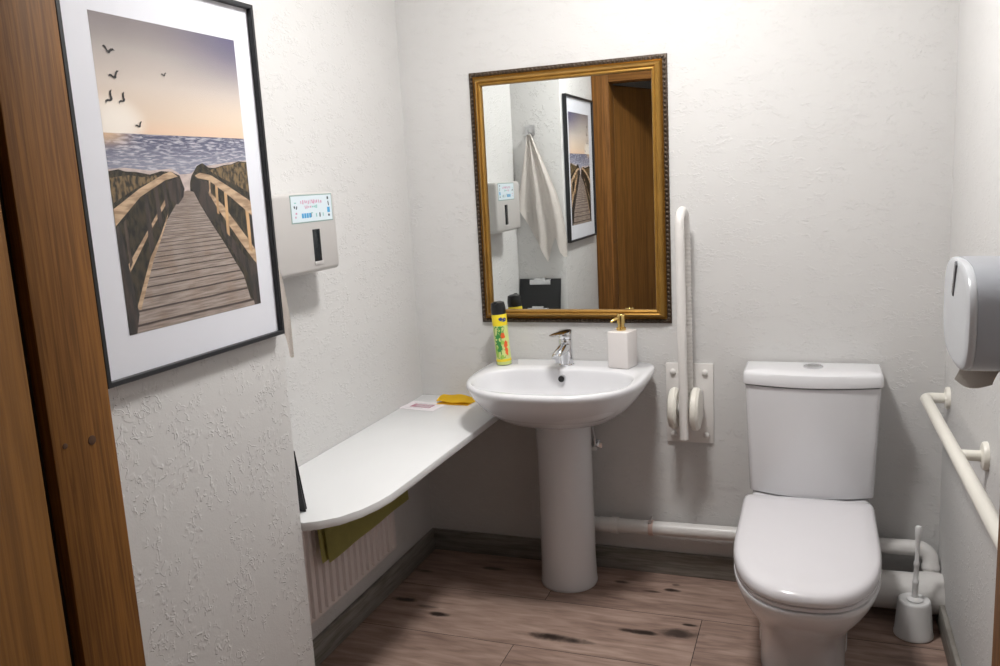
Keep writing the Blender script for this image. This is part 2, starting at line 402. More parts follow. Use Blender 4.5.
# mixer tap
tx, ty = .599, -.078
b = bmn()
lathe(b, [(.029, ZR), (.029, ZR+.004), (.0260, ZR+.007), (.0245, ZR+.05), (.0240, ZR+.088), (.022, ZR+.092)], (tx, ty, 0), sx=1.0, sy=1.0)
tp = obj('mixer_tap', b, 'chrome', wb)
b = bmn(); rr = []
for k, (y, z, a, h) in enumerate([(.005, .062, .020, .022), (-.02, .064, .020, .021), (-.05, .063, .019, .018), (-.09, .059, .0165, .012), (-.116, .053, .016, .010), (-.123, .050, .012, .007)]):
    rr.append([(tx+a*cos(2*pi*i/20), ty+y, ZR+z+h*sin(2*pi*i/20)) for i in range(20)])
loft(b, rr); lathe(b, [(.011, ZR+.030), (.011, ZR+.052)], (tx, ty-.104, 0), n=20); obj('spout', b, 'chrome', tp)
b = bmn()
lathe(b, [(.0225, ZR+.094), (.0240, ZR+.098), (.0240, ZR+.116), (.020, ZR+.122), (0, ZR+.123)], (tx, ty, 0))
rr = []
for y, z, a, h in [(.014, .117, .022, .007), (-.03, .120, .0215, .0065), (-.07, .123, .020, .0055), (-.138, .128, .0155, .0035), (-.150, .1285, .009, .0025)]:
    rr.append([(tx+a*cos(2*pi*i/20), ty+y, ZR+z+h*sin(2*pi*i/20)) for i in range(20)])
loft(b, rr); obj('lever', b, 'chrome', tp)

# ---------------------------------------------------------------- spray can and soap dispenser on the basin
sc_ = thing('air_freshener_can', (.377, -.098, ZR), 'tall yellow and green spray can with black cap on the basin rim', 'spray can')
def canlathe(prof, mtl, name, parent=sc_):
    b = bmn(); lathe(b, prof, (.377, -.098, ZR), n=36); return obj(name, b, mtl, parent)
body = canlathe([(.022, 0.0005), (.0265, .002), (.0268, .012), (.0262, .014), (.0262, .172), (.024, .180), (.0, .182)], 'can_w', 'can_body')
canlathe([(.0262, .013), (.02685, .0135), (.02685, .022), (.0262, .0225)], 'can_y', 'base_band', body)
canlathe([(.0255, .181), (.0262, .182), (.0262, .200), (.0245, .214), (.023, .221), (.014, .225), (0, .225)], 'black', 'cap')
b = bmn(); box(b, .372, .382, -.128, -.105, ZR+.217, ZR+.2275, .003); obj('spray_button', b, 'black', sc_)
canlathe([(.0262, .141), (.02665, .1415), (.02665, .178), (.0245, .181)], 'can_y', 'shoulder_band', body)
def canpatch(bm, a0, z0, ra, rz, mi, wob=.25, seed=0, r=.02672):
    rd = random.Random(seed); n = 14
    cv = bm.verts.new((.377+r*cos(a0), -.098+r*sin(a0), ZR+z0)); ring = []
    for i in range(n):
        t = 2*pi*i/n; k = 1+rd.uniform(-wob, wob)
        a = a0+ra*k*cos(t); ring.append(bm.verts.new((.377+r*cos(a), -.098+r*sin(a), ZR+z0+rz*k*sin(t))))
    for i in range(n):
        f = bm.faces.new((cv, ring[i], ring[(i+1) % n])); f.material_index = mi
b = bmn(); A = -pi/2
for a, z, ra, rz, mi, s in [(A+.35, .125, .55, .016, 0, 1), (A-.1, .118, .6, .02, 0, 2), (A-.15, .093, .55, .016, 0, 3), (A-.1, .066, .5, .018, 0, 4), (A+.15, .04, .7, .018, 0, 5), (A-.5, .05, .3, .022, 3, 6),
                            (A+.55, .106, .32, .012, 1, 7), (A+.85, .075, .3, .014, 1, 8), (A+.45, .082, .25, .008, 3, 9), (A+.9, .05, .25, .014, 1, 10), (A+.2, .03, .3, .008, 3, 11), (A-.2, .13, .3, .007, 4, 12), (A+.95, .161, .45, .007, 2, 13), (A+.5, .165, .25, .006, 2, 14), (A+.4, .05, .2, .008, 4, 15)]:
    canpatch(b, a, z, ra, rz, mi, seed=s, r=.02645+.00009*(s % 5)+(.0004 if mi == 2 else 0))
obj('can_artwork', b, ['can_g', 'can_o', 'can_b', 'can_lg', 'can_w'], body)
sc_.rotation_euler = (radians(1.0), radians(-3.2), 0); sc_.location.z = ZR+.0012

sd = thing('soap_dispenser', (.800, -.088, ZR), 'square white soap dispenser with gold pump on the right of the basin', 'soap dispenser')
b = bmn(); box(b, .763, .837, -.125, -.048, ZR+.0005, ZR+.125, .004, 3); obj('bottle', b, 'soap', sd)
b = bmn(); lathe(b, [(.016, ZR+.124), (.016, ZR+.134), (.012, ZR+.136), (.011, ZR+.148), (.0145, ZR+.149), (.0145, ZR+.178), (.013, ZR+.180), (0, ZR+.180)], (.797, -.086, 0), n=28); pm = obj('pump', b, 'gold_pump', sd)
sd.rotation_euler.z = radians(-13)
b = bmn(); tube(b, [(.797, -.088, ZR+.166), (.786, -.106, ZR+.165), (.778, -.117, ZR+.160), (.776, -.120, ZR+.155)], .0045, 12); obj('nozzle', b, 'gold_pump', pm)

# ---------------------------------------------------------------- mirror
mx0, mx1, mz0, mz1 = .267, .954, .909, 1.787
mi_ = thing('wall_mirror', ((mx0+mx1)/2, 0, mz0), 'rectangular mirror in an antique gold frame above the washbasin', 'mirror')
def frame_ring(prof, x0, x1, z0, z1):
    """prof: (inset, proud) pairs; mitred rectangle ring against the back wall"""
    b = bmn(); rings = []
    for i, p in prof:
        rings.append([(x0+i, -p, z0+i), (x1-i, -p, z0+i), (x1-i, -p, z1-i), (x0+i, -p, z1-i)])
    loft(b, rings, False, False); return b
fr = obj('frame', frame_ring([(.015, .0), (.015, .009), (.017, .012), (.0185, .010), (.021, .014), (.026, .023), (.031, .030), (.034, .0325), (.0365, .031), (.038, .0275), (.0395, .0285), (.044, .030), (.0475, .027), (.049, .021), (.049, 0)], mx0, mx1, mz0, mz1), 'gilt', mi_, 25)
obj('frame_edge', frame_ring([(0, 0), (0, .006), (.002, .008), (.014, .010), (.0155, .008), (.0155, 0)], mx0, mx1, mz0, mz1), 'gilt_dark', fr, 25)
# beaded rope along the outer edge
b = bmn()
def beads(p, q, nb):
    p = Vector(p); q = Vector(q); dv = (q-p).normalized()
    for i in range(nb):
        t = bmesh.new(); bmesh.ops.create_icosphere(t, subdivisions=1, radius=1)
        L = (q-p).length/nb*.52
        for v in t.verts:
            a = v.co.copy(); v.co = dv*a.x*L+Vector((0, 1, 0))*a.y*.0055+dv.cross(Vector((0, 1, 0)))*a.z*.0058
        merge(b, t, Matrix.Translation(p+dv*((i+.5)*(q-p).length/nb)))
e = .0085
beads((mx0+e, -.0095, mz0+e), (mx1-e, -.0095, mz0+e), 46); beads((mx0+e, -.0095, mz1-e), (mx1-e, -.0095, mz1-e), 46)
beads((mx0+e, -.0095, mz0+e), (mx0+e, -.0095, mz1-e), 58); beads((mx1-e, -.0095, mz0+e), (mx1-e, -.0095, mz1-e), 58)
obj('beading', b, 'bead', fr, 60)
b = bmn(); box(b, mx0+.046, mx1-.046, -.015, -.010, mz0+.046, mz1-.046); obj('mirror_glass', b, 'mirror', mi_)

# ---------------------------------------------------------------- framed beach picture on the near left wall
fx = PX; py0, py1, pz0, pz1 = -1.764, -1.238, 1.095, 1.811
pic = thing('framed_picture', (fx, (py0+py1)/2, pz0), 'large black framed photo of a boardwalk leading to the sea', 'picture')
def yframe(prof):
    b = bmn(); rings = []
    for i, p in prof: rings.append([(fx+p, py0+i, pz0+i), (fx+p, py1-i, pz0+i), (fx+p, py1-i, pz1-i), (fx+p, py0+i, pz1-i)])
    loft(b, rings, False, False); return b
obj('frame', yframe([(0, .004), (0, .0225), (.001, .024), (.0085, .024), (.0095, .0225), (.0095, .012)]), 'blackframe', pic, 25)
b = bmn(); box(b, fx+.001, fx+.013, py0+.004, py1-.004, pz0+.004, pz1-.004); obj('mount_board', b, 'matboard', pic)
b = bmn(); box(b, fx+.0160, fx+.0168, py0+.010, py1-.010, pz0+.010, pz1-.010); obj('glass_pane', b, 'glass', pic)

def art(name, fn, rough=.55):
    m = bpy.data.materials.new(name); m.use_nodes = True
    n = m.node_tree.nodes; l = m.node_tree.links; p = n['Principled BSDF']; p.inputs['Roughness'].default_value = rough; p.inputs['Specular IOR Level'].default_value = .2
    uv = n.new('ShaderNodeUVMap'); uv.uv_map = 'UVMap'; s = n.new('ShaderNodeSeparateXYZ'); l.new(uv.outputs[0], s.inputs[0])
    l.new(fn(n, l, uv.outputs[0], s.outputs[0], s.outputs[1]), p.inputs['Base Color']); M[name] = m
def mix(n, l, f, a, b_):
    q = n.new('ShaderNodeMix'); q.data_type = 'RGBA'
    if isinstance(f, float): q.inputs[0].default_value = f
    else: l.new(f, q.inputs[0])
    for i, s in ((6, a), (7, b_)):
        if isinstance(s, tuple): q.inputs[i].default_value = s
        else: l.new(s, q.inputs[i])
    return q.outputs[2]
def noise(n, l, uv, sx, sy, det=4, dist=0):
    mp = n.new('ShaderNodeMapping'); mp.inputs['Scale'].default_value = (sx, sy, 1); l.new(uv, mp.inputs[0])
    q = n.new('ShaderNodeTexNoise'); q.inputs['Scale'].default_value = 1; q.inputs['Detail'].default_value = det; q.inputs['Distortion'].default_value = dist
    l.new(mp.outputs[0], q.inputs[0]); return q.outputs[0]
def f_sky(n, l, uv, u, v):
    cr = n.new('ShaderNodeValToRGB'); e = cr.color_ramp.elements
    e[0].position = 0; e[0].color = srgb(234, 200, 172); e[1].position = 1; e[1].color = srgb(132, 124, 126)
    for p_, c_ in ((.12, (224, 204, 184)), (.45, (210, 198, 188)), (.8, (176, 168, 164))): q = e.new(p_); q.color = srgb(*c_)
    l.new(smooth(n, l, v, .60, 1.02), cr.inputs[0])
    dk = nmath(n, l, 'MULTIPLY', smooth(n, l, u, .25, 1.1), smooth(n, l, v, .72, 1.02))
    col = mix(n, l, dk, cr.outputs[0], srgb(88, 84, 116))
    dx = nmath(n, l, 'MULTIPLY', nmath(n, l, 'SUBTRACT', u, .07), 3.2); dy = nmath(n, l, 'MULTIPLY', nmath(n, l, 'SUBTRACT', v, .67), 7.5)
    g_ = smooth(n, l, nmath(n, l, 'ADD', nmath(n, l, 'MULTIPLY', dx, dx), nmath(n, l, 'MULTIPLY', dy, dy)), .55, 0)
    return mix(n, l, g_, col, srgb(244, 236, 226))
def f_sea(n, l, uv, u, v):
    w = smooth(n, l, noise(n, l, uv, 16, 150, 5, .6), .44, .68)
    base = mix(n, l, smooth(n, l, v, .52, .64), srgb(140, 142, 160), srgb(84, 86, 112))
    col = mix(n, l, w, base, srgb(196, 194, 204))
    sun = nmath(n, l, 'MULTIPLY', smooth(n, l, u, .22, .0), smooth(n, l, v, .58, .64))
    return mix(n, l, sun, col, srgb(214, 182, 150))
def two(c1, c2, sx, sy, a=.38, b_=.62):
    return lambda n, l, uv, u, v: mix(n, l, smooth(n, l, noise(n, l, uv, sx, sy, 5), a, b_), c1, c2)
def f_board(n, l, uv, u, v):
    w = nmath(n, l, 'DIVIDE', 5.0, nmath(n, l, 'SUBTRACT', .535, v))
    fr_ = nmath(n, l, 'FRACT', nmath(n, l, 'ADD', w, nmath(n, l, 'MULTIPLY', noise(n, l, uv, 2, 9, 2), .25)))
    line = nmath(n, l, 'MULTIPLY', smooth(n, l, fr_, .76, .86), smooth(n, l, fr_, 1.0, .93))
    ln = nmath(n, l, 'MULTIPLY', line, .95)
    base = mix(n, l, smooth(n, l, noise(n, l, uv, 6, 150, 5), .30, .70), srgb(132, 118, 110), srgb(178, 164, 155))
    edge = smooth(n, l, noise(n, l, uv, 7, 7, 3), .45, .7)
    base = mix(n, l, nmath(n, l, 'MULTIPLY', edge, .35), base, srgb(142, 116, 94))
    return mix(n, l, ln, base, srgb(62, 50, 46))
art('art_sky', f_sky); art('art_sea', f_sea)
art('art_dune', two(srgb(26, 25, 20), srgb(66, 58, 42), 40, 26)); art('art_grass', two(srgb(48, 42, 32), srgb(132, 110, 76), 50, 34))
art('art_beach', two(srgb(186, 170, 164), srgb(206, 190, 184), 20, 60)); art('art_board', f_board)
art('art_beam', two(srgb(160, 132, 106), srgb(206, 178, 146), 8, 60)); art('art_beam_dark', two(srgb(54, 46, 40), srgb(92, 78, 66), 30, 12))
art('art_post', two(srgb(44, 40, 40), srgb(74, 64, 58), 30, 8)); art('art_lightpost', two(srgb(178, 142, 104), srgb(214, 176, 130), 30, 8)); art('art_bird', two(srgb(44, 42, 44), srgb(60, 56, 56), 9, 9))
aset = ['art_sky', 'art_sea', 'art_dune', 'art_grass', 'art_beach', 'art_board', 'art_beam', 'art_beam_dark', 'art_post', 'art_lightpost', 'art_bird']
aidx = {k: i for i, k in enumerate(aset)}
qy0, qy1, qz0, qz1 = -1.690, -1.302, 1.175, 1.731
pb = bmn(); ul = pb.loops.layers.uv.new('UVMap'); layer = [0]
def clip(poly):
    for ax, lim, sg in ((0, 0, 1), (0, 1, -1), (1, 0, 1), (1, 1, -1)):
        out = []
        for i in range(len(poly)):
            p, q = poly[i-1], poly[i]; ip = (p[ax]-lim)*sg >= 0; iq = (q[ax]-lim)*sg >= 0
            if ip != iq:
                t = (lim-p[ax])/(q[ax]-p[ax]); out.append((p[0]+(q[0]-p[0])*t, p[1]+(q[1]-p[1])*t))
            if iq: out.append(q)
        poly = out
        if not poly: return poly
    return poly
def paint(poly, m, dx=None):
    poly = clip(poly)
    if len(poly) < 3: return
    layer[0] += 1; x = fx+.0132+.00003*layer[0]
    f = pb.faces.new([pb.verts.new((x, qy0+u*(qy1-qy0), qz0+v*(qz1-qz0))) for u, v in poly]); f.material_index = aidx[m]
    for lp, (u, v) in zip(f.loops, poly): lp[ul].uv = (u, v)
paint([(0, .637), (1, .637), (1, 1), (0, 1)], 'art_sky')
paint([(0, .44), (1, .44), (1, .638), (0, .638)], 'art_sea')
paint([(0, 0), (1, 0), (1, .30), (.56, .44), (.46, .44), (0, .42)], 'art_dune')
paint([(0.0, .527), (.1, .531), (.253, .521), (.402, .527), (.46, .507), (.543, .510), (.6, .535), (.7, .538), (.87, .55), (1, .556), (1, .42), (0, .42)], 'art_beach')
paint([(-.02, .519), (.06, .526), (.1, .519), (.17, .517), (.253, .508), (.33, .519), (.402, .516), (.455, .503), (.481, .458), (.469, .438), (.42, .412), (.308, .312), (.246, .249), (.14, .157), (.07, .075), (.015, -.001), (-.02, -.01)], 'art_dune')
paint([(.52, .45), (.525, .478), (.542, .502), (.59, .536), (.633, .546), (.68, .53), (.725, .528), (.80, .538), (.867, .542), (.93, .553), (1.01, .549), (1.01, 0), (.97, 0), (.88, .12), (.745, .25), (.6, .39)], 'art_dune')
paint([(.68, .52), (.725, .526), (.80, .535), (.867, .54), (.93, .550), (1.01, .546), (1.01, .43), (.87, .47), (.78, .49)], 'art_grass')
paint([(0, .50), (.12, .508), (.2, .50), (.33, .508), (.30, .495), (.17, .47), (0, .42)], 'art_grass')
paint([(.472, .448), (.50, .452), (.544, .446), (.58, .403), (.657, .328), (.745, .249), (.814, .179), (.872, .124), (.912, .03), (.983, .001), (.028, .001), (.07, .075), (.197, .236), (.264, .298), (.315, .345), (.421, .416)], 'art_board')
paint([(.975, .354), (1.01, .345), (1.01, .0), (.945, .0), (.91, .132), (.826, .193), (.757, .267), (.70, .335), (.64, .38), (.70, .36), (.767, .311), (.867, .221), (.945, .168)], 'art_post')
paint([(.57, .49), (.66, .48), (.72, .38), (.66, .335), (.60, .39), (.55, .445), (.53, .47)], 'art_post')
paint([(.36, .48), (.44, .50), (.478, .46), (.465, .43), (.42, .405), (.37, .42)], 'art_post')
for nm, pts, m_ in [
 ('Lmid', [(.042, .222), (.161, .304), (.333, .425), (.336, .408), (.211, .324), (.048, .196)], 'art_beam'),
 ('Llow', [(.066, .082), (.191, .239), (.272, .304), (.343, .378), (.331, .355), (.268, .287), (.208, .228), (.089, .073)], 'art_beam'),
 ('L1', [(.198, .445), (.225, .445), (.224, .27), (.190, .25)], 'art_post'), ('L2', [(.27, .47), (.291, .476), (.300, .35), (.267, .33)], 'art_post'), ('L3', [(.327, .489), (.345, .492), (.356, .40), (.332, .39)], 'art_post'),
 ('L5', [(.05, .36), (.068, .37), (.075, .23), (.055, .21)], 'art_beam_dark'),
 ('Lb', [(-.016, .345), (.026, .352), (.075, .06), (.046, .0), (-.02, .0)], 'art_post'), ('L4', [(.399, .504), (.419, .501), (.410, .426), (.396, .427)], 'art_post'),
 ('Lt', [(-.011, .399), (.172, .463), (.339, .508), (.395, .518), (.44, .5), (.348, .488), (.173, .437), (-.016, .341)], 'art_beam'),
 ('Rm', [(.651, .444), (.673, .439), (.76, .393), (.938, .263), (1.01, .205), (1.01, .15), (.95, .192), (.873, .252), (.716, .38)], 'art_beam'),
 ('R1', [(.714, .482), (.733, .474), (.723, .36), (.706, .365)], 'art_lightpost'), ('R2', [(.781, .451), (.804, .443), (.790, .275), (.767, .290)], 'art_lightpost'), ('R3', [(.945, .378), (.974, .37), (.971, .206), (.946, .216)], 'art_lightpost'), ('R4', [(.667, .483), (.679, .482), (.671, .429), (.659, .429)], 'art_beam'),
 ('Rt', [(.564, .502), (.603, .512), (.687, .503), (.824, .460), (1.003, .4), (1.001, .345), (.817, .426), (.668, .484), (.585, .493)], 'art_beam')]:
    paint(pts, m_)
def bird(u, v, s, tilt):
    pts = [(-1, .1), (-.75, .42), (-.4, .34), (-.1, .02), (.08, .1), (.3, .42), (.65, .62), (1.05, .5), (.7, .36), (.42, .08), (.3, -.22), (.05, -.3), (-.2, -.18), (-.5, .1), (-.75, .2)]
    ca, sa = cos(tilt), sin(tilt)
    paint([(u+s*(x*ca-y*sa), v+s*.7*(x*sa+y*ca)) for x, y in pts], 'art_bird')
for u, v, s, t_ in [(.088, .888, .036, -.35), (.106, .812, .036, .25), (.066, .742, .038, .8), (.142, .742, .034, .8), (.426, .836, .020, .1), (.222, .664, .026, .3)]: bird(u, v, s, t_)
obj('beach_print', pb, aset, pic)

# ---------------------------------------------------------------- paper towel dispenser on the left wall
td = thing('paper_towel_dispenser', (0, -.84, 1.19), 'pale grey paper towel dispenser with a sticker on the left wall', 'dispenser')
b = bmn()
t = bmesh.new(); bmesh.ops.create_cube(t, size=1)
for v in t.verts:
    fx_ = v.co.x > 0; lo = v.co.z < 0; yb_ = v.co.y > 0
    v.co = Vector((.1 if fx_ else 0.0, (-.683 if yb_ else -.995), (1.190 if lo else 1.409)-(.014 if lo and not fx_ else 0)))
bmesh.ops.bevel(t, geom=[e_ for e_ in t.edges if e_.verts[0].co.x+e_.verts[1].co.x > .15 or (abs(e_.verts[0].co.x-e_.verts[1].co.x) > .05)], offset=.012, segments=4, profile=.5, affect='EDGES')
merge(b, t); obj('dispenser_body', b, 'disp', td, 30)
b = bmn(); box(b, .097, .1014, -.817, -.780, 1.217, 1.308, .0012); obj('level_window', b, 'slot', td)
b = bmn(); box(b, .097, .1028, -.820, -.777, 1.209, 1.219, .001); obj('window_lip', b, 'disp', td)
b = bmn(); box(b, .0995, .1006, -.912, -.704, 1.328, 1.404); st = obj('sticker', b, 'st_edge', td)
b = bmn(); box(b, .1003, .1009, -.909, -.707, 1.331, 1.401)
def mark(y, z, w, h, mi, rot=0):
    f = b.faces.new([b.verts.new((.1011, y+(a*cos(rot)-c_*sin(rot)), z+(a*sin(rot)+c_*cos(rot)))) for a, c_ in ((-w/2, -h/2), (w/2, -h/2), (w/2, h/2), (-w/2, h/2))]); f.material_index = mi+1
rd = random.Random(3)
x = -.865
while x < -.760:                                           # first handwritten line
    w_ = rd.uniform(.004, .009); mark(x+w_/2, 1.384+rd.uniform(-.001, .001), w_*.75, .009*rd.uniform(.6, 1.3), 0, rd.uniform(-.4, .4)); x += w_+rd.choice((.0, .001, .004))
x = -.845
while x < -.785:                                           # second handwritten line
    w_ = rd.uniform(.004, .008); mark(x+w_/2, 1.3705, w_*.75, .0075*rd.uniform(.6, 1.3), 0 if x < -.82 else 3, rd.uniform(-.4, .4)); x += w_+rd.choice((.0, .001, .003))
for k in range(4): mark(-.858+k*.012, 1.3475, .0095, .013, 1)
mark(-.815, 1.3485, .003, .012, 2); mark(-.812, 1.354, .009, .003, 3)
mark(-.790, 1.347, .006, .010, 3); mark(-.772, 1.347, .006, .012, 2); mark(-.755, 1.347, .005, .010, 3)
mark(-.726, 1.392, .008, .008, 2); mark(-.724, 1.377, .005, .013, 2, .2); mark(-.725, 1.359, .014, .015, 1); mark(-.725, 1.344, .009, .006, 2)
mark(-.895, 1.372, .006, .007, 2, .5); mark(-.885, 1.370, .005, .009, 2, -.4); mark(-.890, 1.383, .010, .003, 3); mark(-.888, 1.355, .008, .005, 0); mark(-.892, 1.345, .006, .005, 0)
obj('sticker_face', b, ['sticker', 'st_pink', 'st_blue', 'st_dark', 'st_teal'], st)

# ---------------------------------------------------------------- toilet roll dispenser on the right wall, with its paper tail
rdp = thing('toilet_roll_dispenser', (W, -1.10, 1.035), 'rounded grey toilet roll dispenser high on the right wall', 'dispenser')
def drum(a_, b_, k, x, n=64, e=3.0):
    o = []
    for i in range(n):
        t = 2*pi*i/n; c_, s_ = cos(t), sin(t)
        o.append((x, -1.10+a_*k*math.copysign(abs(c_)**(2/e), c_), 1.127+b_*k*math.copysign(abs(s_)**(2/e), s_)))
    return o
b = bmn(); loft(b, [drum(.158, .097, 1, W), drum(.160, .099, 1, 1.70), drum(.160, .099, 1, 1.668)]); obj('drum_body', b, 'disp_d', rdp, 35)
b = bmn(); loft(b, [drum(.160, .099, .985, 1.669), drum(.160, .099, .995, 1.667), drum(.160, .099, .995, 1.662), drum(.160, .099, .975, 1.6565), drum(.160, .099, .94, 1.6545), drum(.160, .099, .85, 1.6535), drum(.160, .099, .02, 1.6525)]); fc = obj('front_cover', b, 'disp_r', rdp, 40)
b = bmn(); t = bmesh.new(); box(t, 1.6505, 1.658, -.008, .008, -.034, .034, .002); merge(b, t, Matrix.Translation((0, -1.098, 1.188))@Matrix.Rotation(radians(24), 4, 'X')); obj('level_window', b, 'slot_r', fc)
b = bmn(); rr = []
for i in range(11):
    u = i/10; bot = .964+.034*u**1.5-.008*sin(pi*u)
    rr.append([(1.676+.04*u+.003*sin(4*u+k*2), (-1.09-.12*u)*(1-k)+(-.955-.185*u)*k, 1.040+(bot-1.040)*k) for k in [j/7 for j in range(8)]])
loft(b, rr, False, False, closed=False); bmesh.ops.solidify(b, geom=b.faces[:], thickness=.0012)
tag(obj('toilet_paper', b, 'paper', None, 60), 'end of white toilet paper hanging below the rounded grey dispenser', 'toilet paper')

# ---------------------------------------------------------------- wall grab rail on the right wall
rx, rz, r_ = 1.720, .706, .0155
gr = thing('grab_rail', (W, -.7, rz), 'long cream grab rail fixed along the right wall', 'grab rail')
b = bmn(); tube(b, bend([(W-.006, -.105, rz), (rx, -.105, rz), (rx, -1.47, rz+.055), (W-.006, -1.47, rz+.055)], .022, 8), r_, 20); obj('rail_bar', b, 'rail', gr, 60)
b = bmn(); tube(b, [(rx, -.722, rz+.023), (W-.006, -.722, rz+.023)], .013, 18); obj('rail_bracket', b, 'rail', gr)
for yy, zz in ((-.105, rz), (-.722, rz+.023), (-1.47, rz+.055)):
    b = bmn(); lathe(b, [(.034, W), (.034, W-.006), (.031, W-.011), (.018, W-.014)], (0, yy, zz), 'X', 32); obj('wall_flange', b, 'rail', gr)

# ---------------------------------------------------------------- folding support rail on the back wall
fb = thing('folding_grab_rail', (1.01, 0, .492), 'white hinged support rail folded upright between mirror and toilet', 'grab rail')
b = bmn(); box(b, .931, 1.089, -.009, 0, .495, .772, .002); plt = obj('wall_plate', b, 'whitemetal', fb)
for bx, bz in ((.955, .742), (1.062, .742), (.955, .522), (1.065, .522)):
    b = bmn(); lathe(b, [(.0105, -.009), (.010, -.014), (.006, -.018), (0, -.019)], (bx, 0, bz), 'Y', 20); obj('bolt_cap', b, 'whitemetal', plt)
b = bmn(); tube(b, bend([(1.008, -.135, .545), (1.004, -.135, 1.288), (1.010, -.052, 1.288), (1.013, -.052, .62)], .0415, 12), .0145, 20); obj('support_bar', b, 'whitemetal', fb, 60)
b = bmn()
pts = []; rs = []
for i in range(171):
    z = 1.215-.545*i/170; pts.append((1.0100+.003*(1.215-z)/.6, -.052, z)); rs.append(.0150+(.0014 if i % 4 < 2 else 0))
tube(b, pts, rs, 16); obj('ribbed_sleeve', b, 'grip', fb, 60)
b = bmn(); lathe(b, [(.0, .953), (.05, .953), (.064, .957), (.070, .966), (.070, .976), (.062, .984), (.0, .984)], (0, -.085, .635), 'X', 40); obj('hinge_drum', b, 'rail', fb)
b = bmn(); lathe(b, [(.0, 1.026), (.062, 1.026), (.071, 1.032), (.072, 1.046), (.066, 1.054), (.05, 1.058), (.0, 1.058)], (0, -.085, .635), 'X', 40); obj('hinge_drum', b, 'rail', fb)
b = bmn(); lathe(b, [(.022, .98), (.022, 1.04)], (0, -.085, .635), 'X', 24); box(b, .965, 1.055, -.05, -.008, .585, .685, .004); obj('hinge_block', b, 'whitemetal', fb)

# ---------------------------------------------------------------- toilet
tl = thing('toilet', (1.395, -.42, 0), 'white close coupled toilet with its lid closed', 'toilet')
CX = 1.392
seat = se(CX, -.50, .189, .350, .308, 2.5, 22, 96)
base = se(1.384, -.36, .118, .27, .26, 2.8, 5, 96)
b = bmn(); cc = (CX, -.5)
loft(b, [at(base, 0), at(base, .008)]+[at(lerp(seat, base, k), z) for k, z in [(1, .06), (.985, .10), (.91, .14), (.74, .185), (.50, .23), (.28, .27), (.12, .305), (.03, .330), (0, .342)]]+[at(shrink(seat, .995, cc), .349), at(shrink(seat, .97, cc), .351)])
box(b, 1.262, 1.506, -.42, -.075, 0, .32, .02, 3)
box(b, 1.222, 1.572, -.235, -.018, .255, .384, .018, 3)
obj('toilet_bowl', b, 'ceramic', tl, 50)
b = bmn(); loft(b, [at(shrink(seat, k, cc), z) for k, z in [(.965, .3515), (.985, .353), (.988, .362), (.975, .3645)]]); obj('toilet_seat', b, 'seatlid', tl, 60)
b = bmn(); loft(b, [at(shrink(seat, k, cc), z) for k, z in [(.97, .3665), (.995, .3675), (1.003, .372), (1.003, .380), (.996, .389), (.975, .3965), (.935, .4005), (.8, .4025), (.5, .404), (.02, .4045)]]); obj('toilet_lid', b, 'seatlid', tl, 60)
for hx in (CX-.075, CX+.075):
    b = bmn(); lathe(b, [(.011, hx-.02), (.011, hx+.02)], (0, -.197, .375), 'X', 16); obj('lid_hinge', b, 'seatlid', tl)
def cist(hw, yf, bulge, r=.02, yb=-.012):
    o = []
    n = 14
    o.append((CX+.008-hw, yb)); 
    for i in range(5):
        a = pi+pi/2*i/4; o.append((CX+.008-hw+r+r*cos(a), yf+r+r*sin(a)))
    for i in range(1, n):
        t = i/n; x = CX+.008-hw+r+(2*hw-2*r)*t; o.append((x, yf-bulge*(1-(2*t-1)**2)))
    for i in range(5):
        a = 1.5*pi+pi/2*i/4; o.append((CX+.008+hw-r+r*cos(a), yf+r+r*sin(a)))
    o.append((CX+.008+hw, yb)); return o
b = bmn(); loft(b, [at(cist(.176, -.145, .032), .386), at(cist(.1835, -.150, .035), .391), at(cist(.1845, -.152, .035), .40), at(cist(.192, -.156, .034), .60), at(cist(.198, -.160, .033), .740)]); obj('cistern', b, 'ceramic', tl, 35)
b = bmn(); loft(b, [at(cist(.199, -.161, .033), .7435), at(cist(.2035, -.166, .033), .7455), at(cist(.2045, -.167, .033), .752), at(cist(.2030, -.165, .033), .775), at(cist(.2005, -.162, .033), .782), at(cist(.195, -.156, .031), .7855), at(cist(.15, -.13, .01, .02, -.04), .7875)]); cl = obj('cistern_lid', b, 'ceramic', tl, 40)
b = bmn(); lathe(b, [(.030, .7865), (.030, .7905), (.027, .7925), (.0, .7925)], (1.404, -.088, 0)); bu = obj('flush_button', b, 'chrome', cl)
b = bmn(); lathe(b, [(.019, .792), (.019, .7945), (.017, .7955), (0, .7955)], (1.404, -.088, 0)); obj('button_half', b, 'steel', bu)

# ---------------------------------------------------------------- pipes
wp = thing('waste_pipe', (1.2, -.047, .16), 'thin white waste pipe running along the back wall', 'pipe')
b = bmn(); tube(b, bend([(.60, -.047, .182), (1.757, -.047, .200), (1.757, -.080, .125)], .045, 10), .0245, 22); obj('pipe', b, 'pvc', wp, 60)
for x0, x1, rr_ in ((.735, .758, .0295), (.69, .735, .0265)):
    b = bmn(); tube(b, [(x0, -.047, .182+(x0-.6)*.0156), (x1, -.047, .182+(x1-.6)*.0156)], rr_, 24); obj('pipe_socket', b, 'pvc', wp)
b = bmn(); tube(b, [(1.757, -.066, .158), (1.757, -.073, .142)], .0275, 24); obj('pipe_socket', b, 'pvc', wp)
b = bmn(); tube(b, [(.868, -.047, .186), (.884, -.047, .1865)], .0272, 24); box(b, .872, .880, -.03, 0, .155, .165); cp = obj('pipe_clip', b, 'rubber', wp)
b = bmn(); tube(b, [(.872, -.060, .208), (.882, -.062, .236)], .0035, 10); lathe(b, [(.006, .205), (.006, .212)], (.872, -.060, 0), n=12); obj('clip_screw', b, 'steel', cp)
